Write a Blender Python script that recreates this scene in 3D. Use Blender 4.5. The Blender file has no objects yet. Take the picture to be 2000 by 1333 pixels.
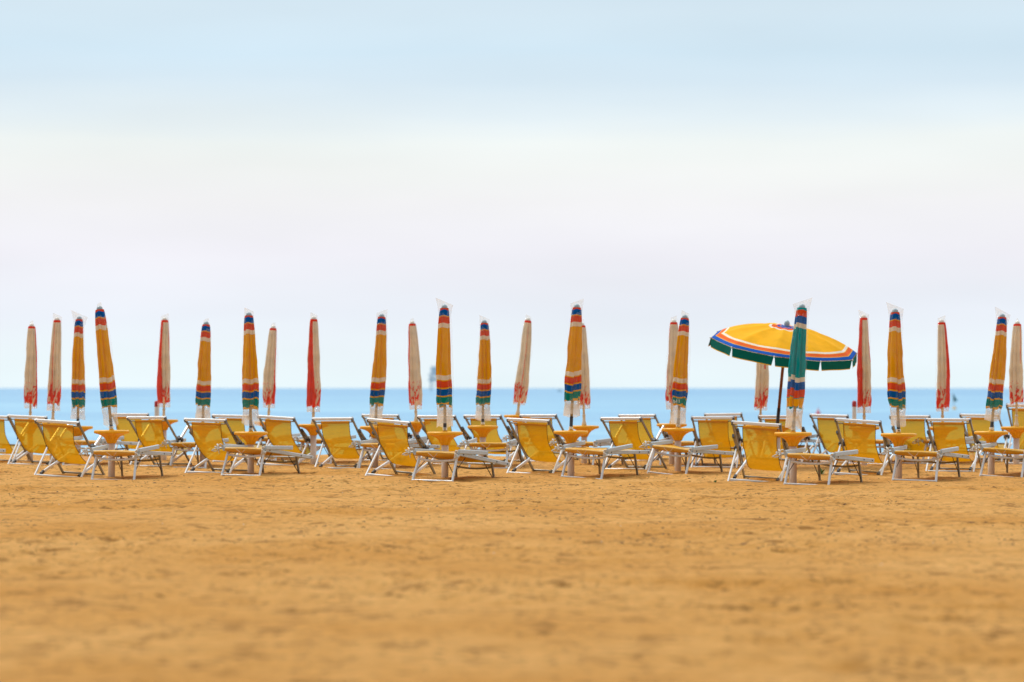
import bpy, bmesh, math, random
import numpy as np
from mathutils import Vector, Matrix
R = math.radians
C = bpy.context.scene.collection
scn = bpy.context.scene

# ------------------------------------------------------------------ camera
CAM_H = 1.343
FPX = 4722.0          # focal length in pixels of a 2000 px wide frame (85 mm on 36 mm)
HOR = 758.0
cd = bpy.data.cameras.new('camera'); cam = bpy.data.objects.new('camera', cd); C.objects.link(cam)
cam.location = (0, 0, CAM_H); cam.rotation_euler = (R(90), 0, 0)
cd.sensor_width = 36; cd.lens = 85; cd.shift_y = (HOR - 666.5) / 2000
cd.clip_start = 0.5; cd.clip_end = 30000
cd.dof.use_dof = True; cd.dof.focus_distance = 34.4; cd.dof.aperture_fstop = 1.2
scn.camera = cam

# ------------------------------------------------------------------ world
SUN_EL, SUN_AZ = R(58), R(318)        # azimuth clockwise from +Y (the sea)
w = bpy.data.worlds.new("World"); scn.world = w; w.use_nodes = True
nt = w.node_tree; nt.nodes.clear(); L = nt.links
def N(t, **k):
    n = nt.nodes.new(t)
    for a, b in k.items(): setattr(n, a, b)
    return n
sky = N('ShaderNodeTexSky', sky_type='NISHITA', sun_disc=False); sky.sun_elevation = SUN_EL; sky.sun_rotation = SUN_AZ
bg1 = N('ShaderNodeBackground'); bg1.inputs[1].default_value = 0.1; L.new(sky.outputs[0], bg1.inputs[0])
tc = N('ShaderNodeTexCoord'); sep = N('ShaderNodeSeparateXYZ'); L.new(tc.outputs['Generated'], sep.inputs[0])
mp = N('ShaderNodeMapping'); mp.inputs['Scale'].default_value = (5, 5, 42); L.new(tc.outputs['Generated'], mp.inputs[0])
no = N('ShaderNodeTexNoise'); no.inputs['Scale'].default_value = 1.0; no.inputs['Detail'].default_value = 4; no.inputs['Roughness'].default_value = .5
L.new(mp.outputs[0], no.inputs[0])
m1 = N('ShaderNodeMath', operation='MULTIPLY_ADD'); m1.inputs[1].default_value = 0.016; m1.inputs[2].default_value = -0.008; L.new(no.outputs[0], m1.inputs[0])
m2 = N('ShaderNodeMath', operation='ADD'); L.new(sep.outputs[2], m2.inputs[0]); L.new(m1.outputs[0], m2.inputs[1])
mr = N('ShaderNodeMapRange'); mr.inputs[1].default_value = 0; mr.inputs[2].default_value = 0.4; L.new(m2.outputs[0], mr.inputs[0])
cr = N('ShaderNodeValToRGB'); L.new(mr.outputs[0], cr.inputs[0])
def s2l(c): return tuple(((x/255)/12.92 if x/255 <= .04045 else ((x/255+.055)/1.055)**2.4) for x in c)
# elevation (sin) of the cloud layers and the colour of each
stops = [(0.0, (234,249,254)), (0.012, (235,247,253)), (0.03, (233,239,249)), (0.055, (238,237,245)), (0.078, (241,240,242)), (0.090, (241,243,241)),
         (0.101, (238,243,241)), (0.112, (226,237,242)), (0.125, (212,229,240)), (0.137, (207,228,241)), (0.155, (212,230,241)), (0.22, (206,226,241)), (0.38, (220,230,240))]
e = cr.color_ramp.elements
while len(e) > 1: e.remove(e[0])
e[0].position = stops[0][0] / .4; e[0].color = (*s2l(stops[0][1]), 1)
for z, c in stops[1:]:
    q = e.new(z / .4); q.color = (*s2l(c), 1)
# slow large-scale variation of cloud brightness
mp2 = N('ShaderNodeMapping'); mp2.inputs['Scale'].default_value = (3.2, 3.2, 16); L.new(tc.outputs['Generated'], mp2.inputs[0])
no2 = N('ShaderNodeTexNoise'); no2.inputs['Scale'].default_value = 1.3; no2.inputs['Detail'].default_value = 3; L.new(mp2.outputs[0], no2.inputs[0])
mr2 = N('ShaderNodeMapRange'); mr2.inputs[1].default_value = .3; mr2.inputs[2].default_value = .7; mr2.inputs[3].default_value = .95; mr2.inputs[4].default_value = 1.05; L.new(no2.outputs[0], mr2.inputs[0])
bg2 = N('ShaderNodeBackground'); L.new(cr.outputs[0], bg2.inputs[0]); 
# overcast light grows towards the zenith
mz = N('ShaderNodeMapRange'); mz.inputs[1].default_value = .2; mz.inputs[2].default_value = .9; mz.inputs[3].default_value = .945; mz.inputs[4].default_value = 1.9; L.new(sep.outputs[2], mz.inputs[0])
mm = N('ShaderNodeMath', operation='MULTIPLY'); L.new(mr2.outputs[0], mm.inputs[0]); L.new(mz.outputs[0], mm.inputs[1]); 
# sky dimmed behind the camera, added to deepen shade on camera-facing surfaces
my = N('ShaderNodeMapRange'); my.inputs[1].default_value = -.75; my.inputs[2].default_value = .35; my.inputs[3].default_value = .42; my.inputs[4].default_value = 1.0; L.new(sep.outputs[1], my.inputs[0])
mq = N('ShaderNodeMath', operation='MULTIPLY'); L.new(mm.outputs[0], mq.inputs[0]); L.new(my.outputs[0], mq.inputs[1]); L.new(mq.outputs[0], bg2.inputs[1])
mx = N('ShaderNodeMixShader'); mx.inputs[0].default_value = 0.94; L.new(bg1.outputs[0], mx.inputs[1]); L.new(bg2.outputs[0], mx.inputs[2])
wo = N('ShaderNodeOutputWorld'); L.new(mx.outputs[0], wo.inputs[0])

sd = bpy.data.lights.new('sun', 'SUN'); sd.energy = 2.1; sd.angle = R(14); sd.color = (1, .95, .86)
so = bpy.data.objects.new('sun', sd); C.objects.link(so)
sdir = Vector((math.sin(SUN_AZ)*math.cos(SUN_EL), math.cos(SUN_AZ)*math.cos(SUN_EL), math.sin(SUN_EL)))
so.rotation_euler = sdir.to_track_quat('Z', 'Y').to_euler(); so.location = sdir * 60
scn.view_settings.view_transform = 'Standard'; scn.view_settings.look = 'None'
scn.view_settings.exposure = 0.14; scn.view_settings.gamma = 1
scn.render.engine = 'CYCLES'; scn.cycles.use_denoising = True
scn.cycles.max_bounces = 10; scn.cycles.transparent_max_bounces = 24
scn.cycles.sample_clamp_indirect = 6

# ------------------------------------------------------------------ material helpers
class M:
    def __init__(s, name):
        s.m = bpy.data.materials.new(name); s.m.use_nodes = True; s.t = s.m.node_tree; s.t.nodes.clear()
        s.out = s.n('ShaderNodeOutputMaterial')
    def n(s, t, ins=None, **k):
        n = s.t.nodes.new(t)
        for a, b in k.items(): setattr(n, a, b)
        for a, b in (ins or {}).items(): s.set(n, a, b)
        return n
    def set(s, n, a, b):
        if isinstance(b, bpy.types.NodeSocket): s.t.links.new(b, n.inputs[a])
        else: n.inputs[a].default_value = b
    def surf(s, sock): s.t.links.new(sock, s.out.inputs[0]); return s.m
    def noise(s, scale, detail=3, rough=.5, vec=None, sc=None):
        if vec is None: vec = s.n('ShaderNodeTexCoord').outputs['Object']
        if sc: vec = s.n('ShaderNodeMapping', {0: vec, 'Scale': sc}).outputs[0]
        return s.n('ShaderNodeTexNoise', {0: vec, 'Scale': scale, 'Detail': detail, 'Roughness': rough}).outputs[0]
    def mixc(s, f, a, b):
        n = s.n('ShaderNodeMix', data_type='RGBA')
        s.set(n, 0, f); s.set(n, 6, a); s.set(n, 7, b); return n.outputs[2]
    def math(s, op, a, b=0, c=0): return s.n('ShaderNodeMath', {0: a, 1: b, 2: c}, operation=op).outputs[0]
    def rng(s, v, a, b, c, d): return s.n('ShaderNodeMapRange', {0: v, 1: a, 2: b, 3: c, 4: d}).outputs[0]
    def bump(s, h, st, dist=.01): return s.n('ShaderNodeBump', {'Strength': st, 'Distance': dist, 'Height': h}).outputs[0]
    def attr(s, a): return s.n('ShaderNodeAttribute', attribute_name=a).outputs['Fac']
def c4(*c): return (*c, 1)
def simple(name, col, rough=.5, metal=0, var=.15, scale=6, spec=.5):
    m = M(name); f = m.noise(scale, 4)
    col2 = tuple(x*(1-var) for x in col)
    p = m.n('ShaderNodeBsdfPrincipled', {'Base Color': m.mixc(f, c4(*col), c4(*col2)), 'Roughness': m.rng(f, .3, .7, rough*.85, min(1, rough*1.15)), 'Metallic': metal, 'Specular IOR Level': spec})
    return m.surf(p.outputs[0])

alu = simple('shaded_aluminium', (.31, .30, .26), .38, .5, .25, 9)  # darker copy of the frame metal, shade of undersides put into the colour
alu_white = simple('sky_lit_aluminium', (.86, .87, .86), .38, .1, .1, 7)  # lighter copy of the same metal, bright sky reflection put into the colour
white_tube = simple('white_aluminium_tube', (.72, .74, .74), .35, .15, .1, 7)
grey_rail = simple('pale_grey_paint', (.56, .63, .66), .45, .15, .12, 8)
dark_plastic = simple('dark_grey_plastic', (.05, .055, .065), .45, 0, .3, 12)
cap_plastic = simple('blue_grey_plastic', (.14, .16, .20), .4, 0, .3, 12)
steel = simple('dark_steel', (.05, .04, .035), .35, .4, .3, 12)
pole_grey = simple('grey_pole', (.34, .29, .25), .35, .4, .3, 14)
pole_white = simple('cream_pole', (.72, .64, .50), .4, 0, .2, 10)
pole_rust = simple('rust_brown_pole', (.26, .085, .04), .45, .1, .35, 5)
post_mat = simple('pale_pvc_post', (.80, .69, .58), .45, 0, .2, 3)
white_label = simple('white_sticker', (.85, .84, .8), .4, 0, .05, 20)
ink = simple('black_ink', (.02, .02, .02), .5, 0, .1, 20)
chalk = simple('white_paint_mark', (.8, .82, .8), .6, 0, .1, 20)
rope_mat = simple('white_cotton_rope', (.82, .77, .68), .85, 0, .25, 60)
finial_mat = simple('pale_blue_finial_plastic', (.36, .46, .50), .35, 0, .15, 20)
finial_white = simple('cream_finial_plastic', (.80, .76, .66), .35, 0, .1, 20)
red_paint = simple('red_paint', (.45, .03, .03), .5, 0, .2, 8)
pink_plastic = simple('pink_buoy_plastic', (.85, .22, .24), .45, 0, .15, 6)
green_cloth = simple('dark_green_cloth', (.01, .12, .12), .7, 0, .2, 6)
platform_mat = simple('haze_paled_steel', (.72, .80, .85), .7, 0, .25, .2)  # paled in the colour to stand in for haze over the sea
boat_mat = simple('blue_grey_hull', (.2, .32, .42), .5, 0, .2, 1)
leafm = simple('beach_weed_green', (.10, .20, .03), .6, 0, .4, 30)
debris_mat = simple('dark_dry_debris', (.15, .07, .025), .9, 0, .6, 30)
shell_mat = simple('white_shell', (.75, .72, .66), .5, 0, .3, 60)

def table_plastic():
    m = M('yellow_table_plastic'); f = m.noise(5, 3)
    col = m.mixc(f, c4(.97, .51, .012), c4(.93, .43, .010))
    p = m.n('ShaderNodeBsdfPrincipled', {'Base Color': col, 'Roughness': .38})
    t = m.n('ShaderNodeBsdfTranslucent', {0: c4(.9, .3, .01)})
    return m.surf(m.n('ShaderNodeMixShader', {0: .10, 1: p.outputs[0], 2: t.outputs[0]}).outputs[0])
table_mat = table_plastic()

def sling_material(name, transp, c1, c2, tl=.45):
    m = M(name)
    f = m.noise(7, 4, .6); ff = m.noise(260, 2)
    col = m.mixc(f, c4(*c1), c4(*c2))
    oi = m.n('ShaderNodeObjectInfo').outputs['Random']
    col = m.n('ShaderNodeHueSaturation', {'Value': m.rng(oi, 0, 1, .88, 1.08), 'Saturation': m.rng(oi, 0, 1, 1.0, .94), 'Color': col}).outputs[0]
    w_ = m.noise(3.2, 4, .6); w2 = m.noise(2.0, 3, .6, None, (1, 3.5, 3.5))
    bn = m.bump(m.math('ADD', m.math('MULTIPLY', ff, .06), m.math('ADD', w_, w2)), .6, .05)
    d = m.n('ShaderNodeBsdfDiffuse', {0: col, 'Normal': bn}); t = m.n('ShaderNodeBsdfTranslucent', {0: c4(c1[0], c1[1]*.95, c1[2]*.6), 'Normal': bn})
    a = m.n('ShaderNodeMixShader', {0: tl, 1: d.outputs[0], 2: t.outputs[0]})
    g = m.n('ShaderNodeBsdfGlossy', {0: c4(1, 1, 1), 'Roughness': .45, 'Normal': bn})
    b = m.n('ShaderNodeMixShader', {0: .04, 1: a.outputs[0], 2: g.outputs[0]})
    tr = m.n('ShaderNodeBsdfTransparent', {0: c4(1, .74, .12)})
    return m.surf(m.n('ShaderNodeMixShader', {0: m.rng(f, .3, .7, transp*.8, transp*1.15), 1: b.outputs[0], 2: tr.outputs[0]}).outputs[0])
sling_mat = sling_material('yellow_mesh_sling', .25, (.68, .325, .004), (.60, .275, .004))
bed_mat = sling_material('yellow_bed_sling', .06, (.80, .41, .012), (.72, .35, .010), .15)
hem_mat = sling_material('yellow_sling_hem', .02, (.74, .36, .01), (.66, .31, .01))

BANDS = [(0, 'o'), (.018, 'b'), (.078, 'y'), (.088, 'o'), (.155, 'w'), (.20, 'y'), (.685, 'w'), (.732, 'y'), (.745, 'o'), (.812, 'y'), (.825, 'b'), (.893, 'y'), (.908, 'g'), (.982, 'y')]
PAL = dict(o=(.80, .085, .02), b=(.0, .12, .46), y=(.88, .43, .006), w=(.86, .77, .60), g=(.0, .26, .22), t=(.0, .34, .36))
def canopy_material(name, bands, pal, transl=.25, tcol=None):
    m = M(name)
    t = m.attr('t')
    f = m.noise(5, 3)
    r = m.n('ShaderNodeValToRGB'); m.t.links.new(t, r.inputs[0]); r.color_ramp.interpolation = 'CONSTANT'
    e = r.color_ramp.elements
    while len(e) > 1: e.remove(e[0])
    e[0].position = 0; e[0].color = c4(*pal[bands[0][1]])
    for p, k in bands[1:]:
        q = e.new(p); q.color = c4(*pal[k])
    hs = m.n('ShaderNodeHueSaturation', {'Value': m.rng(f, .3, .7, .93, 1.06), 'Color': r.outputs[0]})
    bn = m.bump(m.noise(18, 4, .6), .35, .02)
    d = m.n('ShaderNodeBsdfPrincipled', {'Base Color': hs.outputs[0], 'Roughness': .75, 'Normal': bn, 'Specular IOR Level': .1})
    tl = m.n('ShaderNodeBsdfTranslucent', {0: hs.outputs[0]})
    return m.surf(m.n('ShaderNodeMixShader', {0: transl, 1: d.outputs[0], 2: tl.outputs[0]}).outputs[0])
stripe_mat = canopy_material('striped_canopy_fabric', BANDS, PAL)
BANDS2 = [(0, 't'), (.02, 'o'), (.085, 'b'), (.155, 'w'), (.20, 't'), (.685, 'w'), (.732, 'b'), (.812, 'o'), (.888, 't'), (.898, 'y'), (.985, 't')]
teal_mat = canopy_material('teal_canopy_fabric', BANDS2, PAL)
PALO = dict(PAL); PALO['y'] = (.95, .52, .015); PALO['o'] = (.88, .16, .03); PALO['b'] = (.01, .12, .52); PALO['w'] = (.9, .85, .74)
# open canopy: t runs 0 at the crown to .9 at the rim, .9-1 on the valance
BANDO = [(0, 'b'), (.062, 'y'), (.07, 'b'), (.105, 'o'), (.165, 'w'), (.198, 'y'), (.715, 'w'), (.752, 'y'), (.76, 'o'), (.82, 'y'), (.83, 'b'), (.893, 'y'), (.908, 'g'), (.99, 'y')]
open_mat = canopy_material('open_canopy_fabric', BANDO, PALO, .3)
PALV = dict(PALO); PALV['g'] = (.0, .13, .10)
valance_mat = canopy_material('valance_fabric', BANDO, PALV, .05)
def red_material():
    m = M('cream_and_red_fabric')
    r = m.attr('red'); f = m.noise(5, 3)
    k = m.rng(r, .45, .55, 0, 1)
    col = m.mixc(k, c4(.88, .77, .57), c4(.88, .06, .025))
    hs = m.n('ShaderNodeHueSaturation', {'Value': m.rng(f, .3, .7, .85, 1.1), 'Color': col})
    bn = m.bump(m.noise(16, 4, .6), .35, .02)
    d = m.n('ShaderNodeBsdfPrincipled', {'Base Color': hs.outputs[0], 'Roughness': .8, 'Normal': bn, 'Specular IOR Level': .1})
    tl = m.n('ShaderNodeBsdfTranslucent', {0: hs.outputs[0]})
    return m.surf(m.n('ShaderNodeMixShader', {0: .25, 1: d.outputs[0], 2: tl.outputs[0]}).outputs[0])
red_mat = red_material()
def bag_material():
    m = M('clear_plastic_film')
    op = m.attr('op'); f = m.noise(9, 5, .65)
    bn = m.bump(m.noise(14, 4, .7), .9, .05)
    d = m.n('ShaderNodeBsdfDiffuse', {0: c4(.92, .86, .76)}); tl = m.n('ShaderNodeBsdfTranslucent', {0: c4(.97, .92, .84)})
    a = m.n('ShaderNodeMixShader', {0: .5, 1: d.outputs[0], 2: tl.outputs[0]})
    g = m.n('ShaderNodeBsdfGlossy', {0: c4(1, 1, 1), 'Roughness': .16, 'Normal': bn})
    b = m.n('ShaderNodeMixShader', {0: m.rng(op, .12, .4, .55, .15), 1: a.outputs[0], 2: g.outputs[0]})
    tr = m.n('ShaderNodeBsdfTransparent')
    lw = m.n('ShaderNodeLayerWeight', {'Blend': .5}).outputs['Facing']
    fac = m.math('MULTIPLY', op, m.math('MULTIPLY', m.rng(f, .3, .7, .7, 1.3), m.rng(lw, .3, 1, .95, 1.9)))
    return m.surf(m.n('ShaderNodeMixShader', {0: fac, 1: tr.outputs[0], 2: b.outputs[0]}).outputs[0])
bag_mat = bag_material()

def sand_material():
    m = M('orange_beach_sand')
    co = m.n('ShaderNodeTexCoord').outputs['Object']
    f1 = m.noise(.35, 4, .55, co); f2 = m.noise(6, 4, .6, co); f3 = m.noise(45, 3, .6, co); f4 = m.noise(420, 2, .5, co)
    c = m.mixc(m.rng(f1, .38, .62, 0, 1), c4(.98, .52, .165), c4(.82, .38, .09))
    c = m.mixc(m.rng(f2, .35, .75, 0, .6), c, c4(.56, .225, .028))
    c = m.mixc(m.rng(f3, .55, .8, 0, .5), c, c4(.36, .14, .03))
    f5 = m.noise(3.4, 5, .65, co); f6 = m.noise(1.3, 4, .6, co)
    c = m.mixc(m.math('MULTIPLY', m.rng(f5, .54, .62, 0, .95), m.rng(f6, .40, .60, .2, 1)), c, c4(.30, .115, .022))  # dark smudges put the shade of dents into the sand colour
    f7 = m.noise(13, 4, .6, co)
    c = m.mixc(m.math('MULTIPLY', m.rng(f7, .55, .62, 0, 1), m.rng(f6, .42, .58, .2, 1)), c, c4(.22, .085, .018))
    c = m.mixc(m.rng(f4, .3, .7, 0, .35), c, c4(.86, .47, .13))
    # scattered crumbs of dark dry weed
    vo = m.n('ShaderNodeTexVoronoi', {0: co, 'Scale': 7.0, 'Randomness': 1.0})
    sp = m.math('LESS_THAN', vo.outputs['Distance'], .09)
    gate = m.rng(m.noise(1.1, 3, .6, co), .5, .6, 0, 1)
    c = m.mixc(m.math('MULTIPLY', m.math('MULTIPLY', sp, gate), .75), c, c4(.24, .11, .04))
    h = m.math('ADD', m.math('MULTIPLY', f3, .6), m.math('MULTIPLY', f4, .12))
    h = m.math('ADD', h, f2)
    p = m.n('ShaderNodeBsdfPrincipled', {'Base Color': c, 'Roughness': .95, 'Specular IOR Level': .1, 'Normal': m.bump(h, 1.0, .09)})
    return m.surf(p.outputs[0])
def sea_material():
    m = M('pale_blue_sea')
    co = m.n('ShaderNodeTexCoord').outputs['Object']
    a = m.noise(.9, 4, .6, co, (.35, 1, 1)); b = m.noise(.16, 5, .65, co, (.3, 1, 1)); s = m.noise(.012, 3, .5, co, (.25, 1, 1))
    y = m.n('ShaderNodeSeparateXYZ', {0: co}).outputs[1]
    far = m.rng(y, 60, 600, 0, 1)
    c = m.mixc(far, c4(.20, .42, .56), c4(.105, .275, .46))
    c = m.mixc(m.rng(b, .42, .60, 0, .75), c, c4(.27, .48, .58))
    c = m.mixc(m.rng(s, .42, .58, 0, .55), c, c4(.11, .28, .46))
    foam = m.math('MULTIPLY', m.rng(m.noise(.6, 5, .65, co, (.22, 1, 1)), .54, .62, 0, 1), m.rng(y, 58, 66, 1, 0))
    c = m.mixc(foam, c, c4(.8, .82, .82))
    h = m.math('ADD', m.math('MULTIPLY', a, .5), b)
    p = m.n('ShaderNodeBsdfPrincipled', {'Base Color': c, 'Roughness': .42, 'Specular IOR Level': .38, 'Normal': m.bump(h, .8, .5)})
    return m.surf(p.outputs[0])

# ------------------------------------------------------------------ geometry helpers
def tag(o, label=None, cat=None, group=None, kind=None):
    if label: o['label'] = label
    if cat: o['category'] = cat
    if group: o['group'] = group
    if kind: o['kind'] = kind
    return o
def mesh_obj(name, verts, faces, mat, parent=None, smooth=True, attrs=None):
    me = bpy.data.meshes.new(name); me.from_pydata([tuple(v) for v in verts], [], faces)
    me.materials.append(mat)
    if smooth: me.polygons.foreach_set('use_smooth', [True]*len(me.polygons))
    for k, v in (attrs or {}).items():
        a = me.attributes.new(k, 'FLOAT', 'POINT'); a.data.foreach_set('value', np.asarray(v, dtype=np.float32).ravel())
    me.update()
    o = bpy.data.objects.new(name, me); C.objects.link(o); o.parent = parent
    return o
def empty(name, loc=(0, 0, 0)):
    o = bpy.data.objects.new(name, None); C.objects.link(o); o.location = loc; o.empty_display_size = .2; return o
class G:
    """collects shapes into one mesh"""
    def __init__(s): s.v = []; s.f = []
    def add(s, vs, fs):
        b = len(s.v); s.v += [Vector(x) for x in vs]; s.f += [tuple(i+b for i in f) for f in fs]; return s
    def bar(s, p, q, wd, th, side=(1, 0, 0), bev=.22):
        """rounded-rectangle section between p and q; wd along side, th across"""
        p, q, side = Vector(p), Vector(q), Vector(side)
        d = (q-p).normalized(); n = d.cross(side).normalized(); sd_ = n.cross(d).normalized()
        hw, ht = wd/2, th/2; b = min(hw, ht)*bev*2
        sec = [(hw-b, ht), (hw, ht-b), (hw, -ht+b), (hw-b, -ht), (-hw+b, -ht), (-hw, -ht+b), (-hw, ht-b), (-hw+b, ht)]
        vs = [p + sd_*a + n*c for a, c in sec] + [q + sd_*a + n*c for a, c in sec]
        k = 8
        fs = [(i, (i+1) % k, k+(i+1) % k, k+i) for i in range(k)] + [tuple(range(k))[::-1], tuple(range(k, 2*k))]
        return s.add(vs, fs)
    def tube(s, pts, r, seg=8, closed=False):
        pts = [Vector(p) for p in pts]; n = len(pts); rr = r if isinstance(r, (list, tuple)) else [r]*n
        vs = []; up = Vector((.13, .21, .97)).normalized()
        for i, p in enumerate(pts):
            a = pts[max(i-1, 0)]; b = pts[min(i+1, n-1)]; d = (b-a).normalized()
            u = d.cross(up)
            if u.length < .05: u = d.cross(Vector((1, 0, 0)))
            u.normalize(); v = d.cross(u)
            vs += [p + (u*math.cos(6.2832*k/seg) + v*math.sin(6.2832*k/seg))*rr[i] for k in range(seg)]
        fs = [(i*seg+k, i*seg+(k+1) % seg, (i+1)*seg+(k+1) % seg, (i+1)*seg+k) for i in range(n-1) for k in range(seg)]
        fs += [tuple(range(seg))[::-1], tuple((n-1)*seg+k for k in range(seg))]
        return s.add(vs, fs)
    def lathe(s, prof, seg=24, org=(0, 0, 0), flute=None):
        vs = []; n = len(prof); o = Vector(org)
        for i, (r, z) in enumerate(prof):
            for k in range(seg):
                a = 6.28318*k/seg; q = r*(1 + (flute(i, a) if flute else 0))
                vs.append(o + Vector((q*math.cos(a), q*math.sin(a), z)))
        fs = [(i*seg+k, i*seg+(k+1) % seg, (i+1)*seg+(k+1) % seg, (i+1)*seg+k) for i in range(n-1) for k in range(seg)]
        fs += [tuple(range(seg))[::-1], tuple((n-1)*seg+k for k in range(seg))]
        return s.add(vs, fs)
    def build(s, name, mat, parent=None, smooth=False):
        return mesh_obj(name, s.v, s.f, mat, parent, smooth)
def grid_faces(nu, nv, wrap=False):
    """vertices indexed j*nu+i, j<nv"""
    return [(j*nu+i, j*nu+(i+1) % nu, (j+1)*nu+(i+1) % nu, (j+1)*nu+i) for j in range(nv-1) for i in range(nu if wrap else nu-1)]
def X(px, d): return (px-1000)*d/FPX
def Z(py, d): return CAM_H - (py-HOR)*d/FPX
def D(py): return CAM_H*FPX/(py-HOR)

def vnoise(x, y, seed=0):
    xi = np.floor(x).astype(np.int64); yi = np.floor(y).astype(np.int64); fx = x-xi; fy = y-yi
    fx = fx*fx*fx*(fx*(fx*6-15)+10); fy = fy*fy*fy*(fy*(fy*6-15)+10)
    def h(a, b):
        n = (a*374761393 + b*668265263 + seed*2147483647) & 0x7fffffff
        n = ((n ^ (n >> 13))*1274126177) & 0x7fffffff
        n = (n ^ (n >> 16)); return (n & 0xffff)/65535.0
    return (h(xi, yi)*(1-fx)+h(xi+1, yi)*fx)*(1-fy) + (h(xi, yi+1)*(1-fx)+h(xi+1, yi+1)*fx)*fy
def fbm(x, y, oct=4, seed=0, gain=.5):
    s = 0; a = 1; t = 0
    for k in range(oct): s = s+a*vnoise(x*2**k+k*17.3, y*2**k+k*9.1, seed+k); t += a; a *= gain
    return s/t

# ------------------------------------------------------------------ ground
SHORE = 48.5
def ground(x, y):
    x = np.asarray(x, float); y = np.asarray(y, float)
    h = (fbm(x*.22, y*.22, 3, 5)-.5)*.05
    h = h + (fbm(x*1.1, y*1.1, 3, 11)-.5)*.035
    r = fbm(x*4.2, y*4.2, 4, 23, .6)
    m = np.clip((vnoise(x*.5, y*.5, 31)-.25)*2, 0.15, 1)
    h = h + (r-.5)*.062*m
    p = vnoise(x*3.1, y*3.1, 41); h = h - np.clip(p-.66, 0, 1)*.16*m          # trodden dents
    h = h + np.clip(vnoise(x*5.3, y*5.3, 47)-.8, 0, 1)*.09*m                   # lumps
    h = h + .07*np.exp(-(((x-X(660, 34.2))/.28)**2+((y-33.9)/.5)**2))          # low heap of sand
    far = np.clip((y-SHORE)/8, 0, 1); return h*(1-far) - far*.9
def coords(a, b, fine, ranges):
    c = list(np.arange(a, b+1e-6, fine))
    lo = []; x = a; s = fine
    while x > ranges[0]: s *= 1.45; x -= s; lo.append(x)
    hi = []; x = c[-1]; s = fine
    while x < ranges[1]: s *= 1.45; x += s; hi.append(x)
    return np.array(lo[::-1]+c+hi)
xs = coords(-12.5, 12.5, .042, (-400, 400)); ys = coords(9.5, 46, .042, (-60, 55))
xx, yy = np.meshgrid(xs, ys); zz = ground(xx, yy)
nv = xx.size; me = bpy.data.meshes.new('sand_beach'); nu, nw = len(xs), len(ys)
ii = (np.arange(nw-1)[:, None]*nu + np.arange(nu-1)[None, :]).ravel()
fc = np.stack([ii, ii+1, ii+nu+1, ii+nu], 1).astype(np.int32)
me.vertices.add(nv); me.vertices.foreach_set('co', np.stack([xx, yy, zz], -1).astype(np.float32).ravel())
me.loops.add(fc.size); me.loops.foreach_set('vertex_index', fc.ravel())
me.polygons.add(len(fc)); me.polygons.foreach_set('loop_start', np.arange(0, fc.size, 4, dtype=np.int32)); me.polygons.foreach_set('use_smooth', np.ones(len(fc), bool))
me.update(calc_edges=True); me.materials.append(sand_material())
o = bpy.data.objects.new('sand_beach', me); C.objects.link(o); tag(o, kind='structure')

# sea: near part with real low swell, then flat to the horizon
xs2 = coords(-40, 40, .5, (-12000, 12000)); ys2 = coords(50, 160, .35, (45, 12000))
xx, yy = np.meshgrid(xs2, ys2)
fade = np.clip((400-yy)/300, 0, 1)*np.clip((200-np.abs(xx))/150, 0, 1)
zz = -.3 + ((fbm(xx*.12, yy*.45, 3, 77)-.5)*.10)*fade
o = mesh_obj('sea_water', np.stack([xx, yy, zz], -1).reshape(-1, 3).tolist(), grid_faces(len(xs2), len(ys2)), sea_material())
tag(o, kind='structure')

# small dry debris scattered over the sand
rng = np.random.RandomState(4); g = G()
n = 5200
dy = rng.uniform(0, 1, n)**1.0*26+19; dx = rng.uniform(-1, 1, n)*(dy*.24+1)
keep = vnoise(dx*.8, dy*.8, 91)+vnoise(dx*.3, dy*.3, 93) > .95
hz = ground(dx, dy)
for k in np.nonzero(keep)[0]:
    s = abs(rng.normal(.004, .004))+.0025; a = rng.uniform(0, 6.28); l = s*rng.uniform(1, 3.2)
    c, sn = math.cos(a), math.sin(a)
    vs = []
    for (u, v, w_) in [(-1, 0, 0), (0, -1, .1), (1, .2, 0), (.1, 1, 0), (.1, -.1, 1), (0, 0, -.6)]:
        u, v = u*l+rng.normal(0, s*.25), v*s+rng.normal(0, s*.25)
        vs.append((dx[k]+u*c-v*sn, dy[k]+u*sn+v*c, hz[k]+w_*s*.8))
    g.add(vs, [(0, 1, 4), (1, 2, 4), (2, 3, 4), (3, 0, 4), (1, 0, 5), (2, 1, 5), (3, 2, 5), (0, 3, 5)])
tag(g.build('beach_debris', debris_mat), kind='stuff')
g = G()
for k in range(22):
    y = rng.uniform(18, 34); x = rng.uniform(-1, 1)*y*.22; z = float(ground(x, y)); s = rng.uniform(.004, .009)
    g.lathe([(s*.1, 0), (s, .2*s), (s*.7, .7*s), (s*.1, s)], 6, (x, y, z))
tag(g.build('shell_fragments', shell_mat), kind='stuff')

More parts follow.
